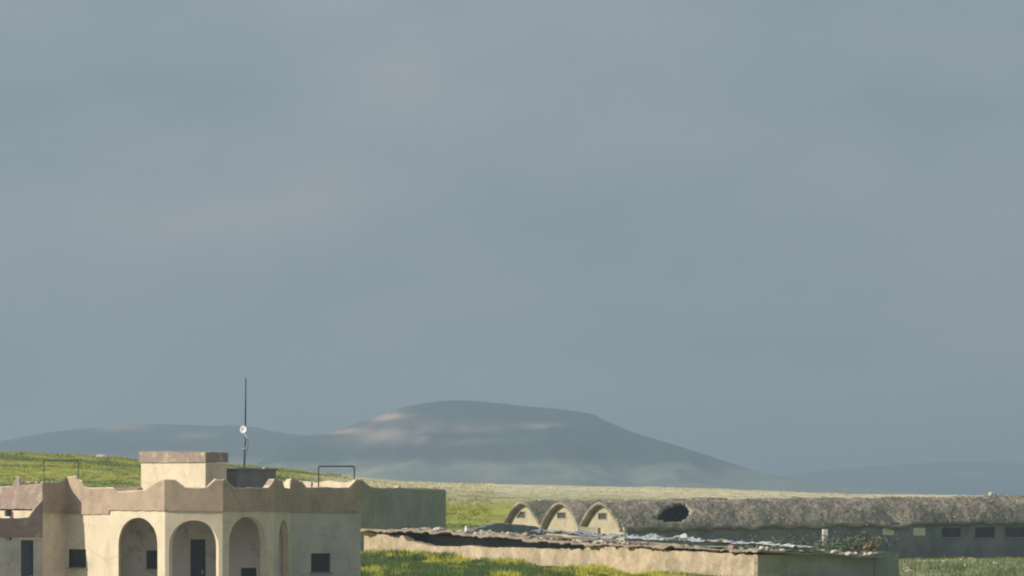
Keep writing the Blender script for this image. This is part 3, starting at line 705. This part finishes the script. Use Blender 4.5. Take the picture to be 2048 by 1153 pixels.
# ruined mud walls before the barns
def lowwall(pxs, ds, tops, zb, m, label, th=0.4):
    P0, P1 = PT(pxs[0], ds[0]), PT(pxs[-1], ds[-1]); L = (P1 - P0).length; nn = Vector(((P1 - P0).y, -(P1 - P0).x, 0)).normalized()
    tp_ = [(L * k / (len(tops) - 1), Z(y_, lerp(ds[0], ds[-1], k / (len(tops) - 1)))) for k, y_ in enumerate(tops)]
    return tag(prism('ruined_wall', P0, P1, P0 - nn * th, P1 - nn * th, [[(0, zb), (L, zb)] + tp_[::-1]], m, None, step=0.25, jit=0.05), label, 'wall')
lowwall((945, 1088), (246, 268), (1062, 1055, 1049, 1047, 1049, 1050, 1051, 1054, 1058), -1.4, M['barnwall'], 'dark low ruined wall in front of the three gables')
lowwall((1160, 1196), (284.5, 284.0), (1055, 1054, 1055, 1056, 1055), -1.2, M['gable'], 'short cream wall leaning against the long barn gable', th=0.5)

# ------------------------------------------------------------------ long low shed with earth roof
S1 = PT(1515, 180.0); SL = 36.2; SW = 6.1
S0 = S1 + PB * SL; S2 = S1 + AX * SW; S3 = S0 + AX * SW
def edge_z(s_): return lerp(Z(1104, 180), Z(1063, S0.y), s_) + 0.13 * float(np.interp(s_, [0.42, 0.62, 0.85, 1.0], [0, 1, 0.9, 0.25]))      # s_: 0 at the near corner, 1 at the far end
shed = thing('shed', 'long low stony mud shed with rubble covered earth roof', 'shed', (S1.x, S1.y, 0))
P0, P1 = S0, S1; L = SL
def wz(px, py): s_, d = hit(P0, P1, px); return (s_, Z(py, d))
zt = [(0, edge_z(1) - 0.06), wz(790, 1072), wz(806, 1072), wz(814, 1081), wz(850, 1090), wz(880, 1094), wz(920, 1095), wz(925, 1092), wz(950, 1092), wz(960, 1096), wz(1060, 1096), wz(1110, 1098), wz(1170, 1098), wz(1178, 1091)]
for px in (1230, 1290, 1350, 1400, 1450, 1500): s_, d = hit(P0, P1, px); zt.append((s_, edge_z(1 - s_ / SL) - 0.14))
zt.append((SL, edge_z(0) - 0.14))
prism('wall', S0, S1, S0 + AX * 0.45, S1 + AX * 0.45, [[(0, -0.6), (SL, -0.6)] + zt[::-1]], M['shed'], shed, step=0.3, jit=0.035)
prism('wall', S1 - PB * 0.02, S2 - PB * 0.02 + AX * 0.02, S1 + PB * 0.3, S2 + PB * 0.3 + AX * 0.02, [[(0, -0.6), (SW, -0.6), (SW, edge_z(0) - 0.1), (0, edge_z(0) - 0.14)]], M['shedback'], shed, step=0.3, jit=0.03)
prism('wall', S3, S0, S3 - PB * 0.4, S0 - PB * 0.4 + AX * 0.46, [[(0, -0.6), (SW, -0.6), (SW, edge_z(1) - 0.1), (0, edge_z(1) - 0.1)]], M['shed'], shed, step=0.3, jit=0.03)
prism('wall', S2, S3, S2 - AX * 0.4, S3 - AX * 0.4, [[(0, -0.6), (SL, -0.6), (SL, edge_z(1) - 0.16), (0, edge_z(0) - 0.16)]], M['shedback'], shed, step=0.4, jit=0.03)
q0 = S2 + AX * 0.04 - PB * 0.01; q1 = q0 + AX * 1.3
tag(prism('ruined_wall', q0, q1, q0 + PB * 0.4, q1 + PB * 0.4, [[(0, -0.6), (1.3, -0.6), (1.3, Z(1108, 184)), (1.2, Z(1105, 184)), (0.7, Z(1104, 184)), (0, Z(1106, 184))]], M['shedback'], None, step=0.2, jit=0.025), 'short wall stub joined to the shaded end of the shed', 'wall')
prism('wall', S0 + AX * 1.5, lerp(S0, S1, 0.62) + AX * 1.5, S0 + AX * 1.8, lerp(S0, S1, 0.62) + AX * 1.8, [[(0, -0.6), (SL * 0.62, -0.6), (SL * 0.62, 1.6), (0, 1.98)]], M['barnwall'], shed, step=0.4, jit=0.02)
# earth roof: thick uneven mat that hangs over the walls
ns, nw = 230, 36
S = np.linspace(-0.45, SL + 0.15, ns + 1); Wd = np.linspace(-0.42, SW + 0.3, nw + 1); SS, WW = np.meshgrid(S, Wd, indexing='ij')
def shed_roof_z(s_, w_): return lerp(Z(1104, 180), Z(1063, S0.y), np.asarray(s_) / SL) + 0.13 * np.interp(np.asarray(s_) / SL, [0.42, 0.62, 0.85, 1.0], [0, 1, 0.9, 0.25]) - 0.045 * np.clip(w_, 0, SW) + 0.04
zz = shed_roof_z(SS, WW) + (fbm(SS / 0.8, WW / 0.8, 91, 4) - 0.5) * 0.2 + (fbm(SS / 3.5, WW / 3.0, 95, 2) - 0.5) * 0.16
rag = (fbm(S / 0.45, S * 0, 97, 4) - 0.5) * 0.75 + np.interp(S, [0, 12, 15, 40], [0.28, 0.28, 0.05, 0.05])
Wr = WW.copy(); Wr[:, 0] += rag; Wr[:, 1] += rag * 0.8; zz[:, 0] += -0.05 + (fbm(S / 0.35, S * 0 + 4, 98, 3) - 0.5) * 0.22; zz[:, 1] += (fbm(S / 0.4, S * 0 + 8, 99, 3) - 0.4) * 0.2
vx = S1.x + PB.x * SS + AX.x * Wr; vy = S1.y + PB.y * SS + AX.y * Wr
vv = np.stack([vx.ravel(), vy.ravel(), zz.ravel()], 1); w_ = nw + 1
fs = [[i * w_ + j, i * w_ + j + 1, (i + 1) * w_ + j + 1, (i + 1) * w_ + j] for i in range(ns) for j in range(nw)]
sr = fixn(mesh_obj('roof', vv, fs, M['shedroof'], shed, smooth=True)); 
if sr.data.polygons[len(fs) // 2].normal.z < 0: sr.data.flip_normals()
md_ = sr.modifiers.new('thick', 'SOLIDIFY'); md_.thickness = 0.08; md_.offset = -1

# ---- stones
def stone_mesh(seed, m):
    r = random.Random(seed); bm = bmesh.new(); bmesh.ops.create_icosphere(bm, subdivisions=2, radius=1.0)
    k = [Vector((r.uniform(-1, 1), r.uniform(-1, 1), r.uniform(-1, 1))).normalized() for _ in range(14)]; lim = [r.uniform(0.38, 0.8) for _ in k]
    for v_ in bm.verts:
        for d, l_ in zip(k, lim):
            e = v_.co.dot(d)
            if e > l_: v_.co -= d * (e - l_)
        v_.co *= r.uniform(0.95, 1.05)
    me = bpy.data.meshes.new('stone'); bm.to_mesh(me); bm.free(); me.materials.append(m); return me
SM = [stone_mesh(i, M['stone'] if i % 3 else M['stone2']) for i in range(9)]
def stone(loc, size, label, group=None, flat=0.55, kind=None, name='stone'):
    o_ = bpy.data.objects.new(name, SM[random.randrange(9)] if kind is None else SM[kind]); C.objects.link(o_)
    sx, sy = size * random.uniform(0.8, 1.25), size * random.uniform(0.7, 1.1); o_.scale = (sx, sy, size * flat * random.uniform(0.8, 1.2))
    o_.location = Vector(loc) + Vector((0, 0, o_.scale.z * 0.45)); o_.rotation_euler = (random.uniform(-0.2, 0.2), random.uniform(-0.2, 0.2), random.uniform(0, 6.28))
    return tag(o_, label, 'stone', group)
def shed_px(px, w):
    A_, B_ = S0 + AX * w, S1 + AX * w; s_, d = hit(A_, B_, px); return SL - s_
def roof_at(s_, w_):
    i = int(round((s_ + 0.45) / (SL + 0.6) * ns)); j = int(round((w_ + 0.42) / (SW + 0.72) * nw))
    return Vector(vv[min(max(i, 0), ns) * (nw + 1) + min(max(j, 0), nw)])
for k in range(64):
    px = random.choice([random.uniform(820, 1090), random.uniform(820, 1090), random.uniform(1180, 1300), random.uniform(1440, 1740)])
    w0 = random.choice([random.uniform(0, 1.2), random.uniform(0.3, 6.5)])
    s_ = shed_px(px, w0)
    if s_ < -0.2 or s_ > SL: continue
    kk = random.randrange(9); tone = 'pale' if kk % 3 else 'brown'
    place = 'near the upright white stone' if px < 960 else 'between upright stone and grey sheet' if px < 1095 else 'beside the grey crumpled sheets' if px < 1310 else 'past the white sheets'
    stone(roof_at(s_, w0), random.uniform(0.12, 0.28), '%s stone on the shed roof %s' % (tone, place), 'stones on the shed roof', kind=kk)
for k in range(46):
    px = 810 + k * 10.2 + random.uniform(-5, 5); w0 = random.uniform(-0.15, 0.5); s_ = shed_px(px, w0); kk = random.randrange(9)
    stone(roof_at(s_, w0), random.uniform(0.1, 0.24), '%s flat stone along the broken sunlit eave of shed' % ('pale' if kk % 3 else 'brown'), 'stones along the shed eave', flat=0.4, kind=kk)
for k in range(16):
    w0 = SW * (k + random.random()) / 16; stone(roof_at(random.uniform(-0.3, 0.0), w0), random.uniform(0.14, 0.26), 'pale stone edging the shaded end of the shed roof', 'edge stones of the shed end', kind=random.choice([1, 2, 4]))
s_ = shed_px(936, 1.0); o_ = stone(roof_at(s_, 1.0), 0.2, 'upright white stone standing on the shed roof', flat=1.5, kind=1); o_.data = SM[1].copy(); o_.data.materials[0] = M['dish']
# ---- crumpled sheets
def sheet(px0, px1, w0, w1, m, label, h=0.2, seed=0, spike=None):
    sa, sb = shed_px(px1, (w0 + w1) / 2), shed_px(px0, (w0 + w1) / 2); na, nb = 60, 26
    a = np.linspace(sa, sb, na); b = np.linspace(w0, w1, nb); A_, B_ = np.meshgrid(a, b, indexing='ij')
    An = A_ + (fbm(B_ / 0.6, A_ / 0.9, seed, 3) - 0.5) * 0.8; Bn = B_ + (fbm(A_ / 0.7, B_ / 0.9, seed + 4, 3) - 0.5) * 0.9
    zr = shed_roof_z(A_, B_) + 0.16 + np.abs(fbm(A_ / 0.55, B_ / 0.55, seed + 8, 4) - 0.5) * 2 * h + fbm(A_ / 1.6, B_ / 1.2, seed + 12, 2) * h * 0.8
    if spike: zr += spike[2] * np.exp(-((A_ - shed_px(spike[0], (w0 + w1) / 2)) / 0.2) ** 2 - ((B_ - lerp(w0, w1, spike[1])) / 0.3) ** 2)
    x_ = S1.x + PB.x * An + AX.x * Bn; y_ = S1.y + PB.y * An + AX.y * Bn
    v_ = np.stack([x_.ravel(), y_.ravel(), zr.ravel()], 1)
    f = [[i * nb + j, i * nb + j + 1, (i + 1) * nb + j + 1, (i + 1) * nb + j] for i in range(na - 1) for j in range(nb - 1)]
    o_ = mesh_obj('plastic_sheet', v_, f, m, None, loc=(x_.mean(), y_.mean(), zr.min())); o_.modifiers.new('t', 'SOLIDIFY').thickness = 0.012
    return tag(o_, label, 'plastic sheet')
sheet(1090, 1200, 0.1, 1.6, M['sheetgrey'], 'grey crumpled sheet at the stony end of the roof rubble', 0.28, 3)
sheet(1195, 1300, 0.8, 2.6, M['sheetgrey'], 'blue grey crumpled sheet lying before the barn gable', 0.3, 13)
sheet(1285, 1385, -0.1, 1.9, M['sheet'], 'white crumpled sheet with an upright peak on shed roof', 0.28, 23, spike=(1366, 0.5, 0.34))
sheet(1372, 1452, 0.0, 2.0, M['sheet'], 'white crumpled sheet stretched beside the peaked sheet', 0.24, 33)
sheet(1540, 1600, 0.9, 3.0, M['sheet'], 'white crumpled sheet lying on the shaded shed end', 0.2, 53)
sheet(1440, 1525, 0.1, 2.2, M['sheet'], 'white crumpled sheet hanging at the shed corner', 0.22, 43)

# ------------------------------------------------------------------ other stones
def gpt(px, py):
    """ground point seen at a place of the photograph"""
    ds = np.linspace(150, 520, 3000); xs = (px - 1024) * ds / F; zr = ZC - (py - HY) * ds / F; zg = zground(xs, ds)
    k = np.argmax(zr < zg); return Vector((xs[k], ds[k], zg[k]))
q = Vector((X(205, 452), 452, float(zground(X(205, 452), 452)))); stone(q, 0.75, 'white boulder lying on the crest of the grassy slope', flat=0.35, kind=1, name='boulder')
for px, py, sz in ((1932, 1136, 0.3), (1992, 1130, 0.26), (1948, 1132, 0.2), (1962, 1129, 0.2), (1812, 1142, 0.36), (1822, 1147, 0.3), (2040, 1136, 0.2), (1886, 1128, 0.16)):
    stone(gpt(px, py), sz, 'pale stone lying in the grass below the long barn wall', 'stones in the grass by the barn', kind=random.choice([1, 2, 4, 5]))
for k in range(16):
    px = 1838 + k * 9.5; stone(gpt(px, 1124.5 + 2.2 * math.sin(k * 0.5) + random.uniform(-0.6, 0.6)), random.uniform(0.2, 0.32), 'small stone in the kerb row along the barn wall foot', 'kerb stones by the barn', kind=random.choice([1, 2, 4, 5, 3]))
zz_ = EAVE + RISE + SLOPE * 33
pq = O3 + AX * 33.6 + PB * (BW * 0.52); stone((pq.x, pq.y, zz_ + 0.02), 0.26, 'white stone on the ridge of the long barn roof', flat=0.9, kind=1)
stone((X(276, 154.0), 154.0, 4.12), 0.2, 'dark lump lying on roof beside the cream stair head', flat=0.8, kind=0)
for px, py in ((503, 934), (511, 936), (528, 934)):
    stone((X(px, 156.7), 156.75, Z(938.5, 156.7)), 0.1, 'small white stone lying on the cement roof block', 'stones on the roof block', kind=1)
for px, py in ((46, 962), (58, 961), (66, 962), (76, 961), (86, 963), (97, 964), (104, 963)):
    stone((X(px, 155.4), 155.4, Z(967, 155.4)), random.uniform(0.09, 0.15), 'white stone lying in the row behind the weathered parapet', 'stones behind the weathered parapet', kind=random.choice([1, 2, 4]))
rb = MB(); rb.box((X(72, 155.5), 155.5, (3.7 + Z(967, 155.5)) / 2), (0.75, 0, 0), (0, 0.16, 0), (0, 0, (Z(967, 155.5) - 3.7) / 2))
rb.build('rubble_kerb', M['weathered'], house)

# ------------------------------------------------------------------ shrubs by the long barn
def shrub(px, d, r, h, m, label, n_=700):
    x0 = X(px, d); z0 = float(zground(x0, d)); t = thing('shrub', label, 'shrub', (x0, d, z0))
    mb_ = MB(); tips = []
    for k in range(7):
        a = random.uniform(0, 6.28); rr = r * random.uniform(0.3, 0.8); tip = Vector((x0 + math.cos(a) * rr, d + math.sin(a) * rr, z0 + h * random.uniform(0.55, 0.95))); tips.append(tip)
        mb_.tube([(x0, d, z0 - 0.1), lerp(Vector((x0, d, z0)), tip, 0.5) + Vector((0, 0, 0.1)), tip], [0.05, 0.035, 0.015], 5)
    mb_.build('stem', M['bark'], t)
    cl = [tips[k % 7] + Vector((random.gauss(0, r * 0.25), random.gauss(0, r * 0.25), random.gauss(-0.1 * h, h * 0.12))) for k in range(16)]
    ps = np.array([list(cl[random.randrange(16)]) for _ in range(n_)]) + rng.normal(0, 0.16 * r + 0.05, (n_, 3)); ps[:, 2] = np.maximum(ps[:, 2], z0 + 0.05)
    a = rng.normal(0, 1, (n_, 3)); a /= np.linalg.norm(a, axis=1)[:, None]; b = np.cross(a, rng.normal(0, 1, (n_, 3))); b /= np.linalg.norm(b, axis=1)[:, None]
    s_ = rng.uniform(0.06, 0.13, (n_, 1)); v_ = np.stack([ps - a * s_, ps + b * s_ * 0.5, ps + a * s_, ps - b * s_ * 0.5], 1).reshape(-1, 3); qd = np.arange(n_) * 4
    mesh_obj('foliage', v_, np.stack([qd, qd + 1, qd + 2, qd + 3], 1), m, t)
for px, d, r, h, label, n_ in ((1455, 270, 1.3, 1.2, 'low dull shrub behind the stretched white sheet', 700), (1512, 266, 1.4, 1.5, 'round shrub behind the corner of the shed', 900),
                               (1568, 268, 1.5, 1.75, 'wide shrub behind the first edge stones of the shed end', 1000), (1645, 266, 1.3, 1.75, 'broad green shrub at the foot of the small white post', 1000),
                               (1676, 262, 1.4, 1.7, 'green shrub between the white post and the tallest shrub', 1000), (1720, 256, 1.3, 2.0, 'tallest green shrub touching the yellow dry bush', 1000)):
    shrub(px, d, r, h * 0.8, M['leaf'], label, n_)
shrub(1742, 250, 0.5, 1.5, M['dryleaf'], 'yellow brown dry bush standing before the pale window', 800)
wp = MB(); d = 284; wp.box((X(1650, d), d, 0.2), (0.16, 0.02, 0), (-0.02, 0.12, 0), (0, 0, 0.0 + (Z(1059, d) + 0.9) / 2)); wo = wp.build('post', M['whitewash'], None, loc=(X(1650, d), d, -0.8))
wo.location.z = -0.8 + ((Z(1059, d) - 0.9) / 2 - 0.2); tag(wo, 'short white post standing before the dark barn wall', 'post')

# ------------------------------------------------------------------ grass
def grass(name, N, xr, yr, h0, h1, wd, blades, filt=None, bright=1.0):
    x = rng.uniform(*xr, N); y = rng.uniform(*yr, N)
    if filt is not None: k = filt(x, y); x = x[k]; y = y[k]; N = len(x)
    z = zground(x, y); col = cover(x, y) * rng.uniform(0.8, 1.2, (N, 1)) * bright
    # yellow flower heads in places
    tall = 0.35 + 1.6 * sstep(0.3, 0.75, fbm(x / 1.4, y / 2.5, 77, 3))
    vs_ = []; cs = []
    for b in range(blades):
        a = rng.uniform(0, 6.28, N); h = rng.uniform(h0, h1, N) * tall; w = wd * rng.uniform(0.6, 1.4, N); ln = h * rng.uniform(0.1, 0.7, N); ld = rng.uniform(0, 6.28, N)
        ox = x + rng.normal(0, wd * 1.5, N); oy = y + rng.normal(0, wd * 1.5, N)
        p0 = np.stack([ox - np.cos(a) * w, oy - np.sin(a) * w, z - 0.03], 1); p1 = np.stack([ox + np.cos(a) * w, oy + np.sin(a) * w, z - 0.03], 1)
        p2 = np.stack([ox + np.cos(ld) * ln, oy + np.sin(ld) * ln, z + h], 1)
        vs_.append(np.stack([p0, p1, p2], 1)); cs.append(np.stack([col, col, np.clip(col * 1.15, 0, 1)], 1))
    v_ = np.concatenate(vs_).reshape(-1, 3); c_ = np.concatenate(cs).reshape(-1, 3); q_ = np.arange(len(v_) // 3) * 3
    o_ = mesh_obj(name, v_, np.stack([q_, q_ + 1, q_ + 2], 1), M['grass']); add_col(o_.data, c_)
    return tag(o_, kind='stuff')
def not_built(x, y):
    # not inside the shed, the barns or the house
    rx = x - S1.x; ry = y - S1.y; s_ = rx * PB.x + ry * PB.y; w_ = rx * AX.x + ry * AX.y
    k = ~((s_ > -0.1) & (s_ < SL + 0.1) & (w_ > -0.05) & (w_ < SW + 0.1))
    rx = x - O3.x; ry = y - O3.y; s_ = rx * PB.x + ry * PB.y; w_ = rx * AX.x + ry * AX.y
    k &= ~((s_ > -0.1) & (s_ < 3 * (BW + 0.2)) & (w_ > -0.05) & (w_ < 39))
    k &= ~((y < 164) & (x < X(728, 156)))
    return k
grass('grass', 42000, (-8.5, 13), (156, 214), 0.08, 0.24, 0.05, 4, not_built)
grass('grass', 16000, (10, 40), (184, 304), 0.06, 0.22, 0.05, 3, not_built)
grass('grass', 9000, (-12, 12), (214, 330), 0.15, 0.4, 0.05, 3, not_built)
grass('grass', 26000, (-62, -2), (330, 466), 0.04, 0.13, 0.12, 3, lambda x, y: y > 340)
grass('grass', 9000, (-14, 64), (340, 470), 0.03, 0.08, 0.09, 3, None)
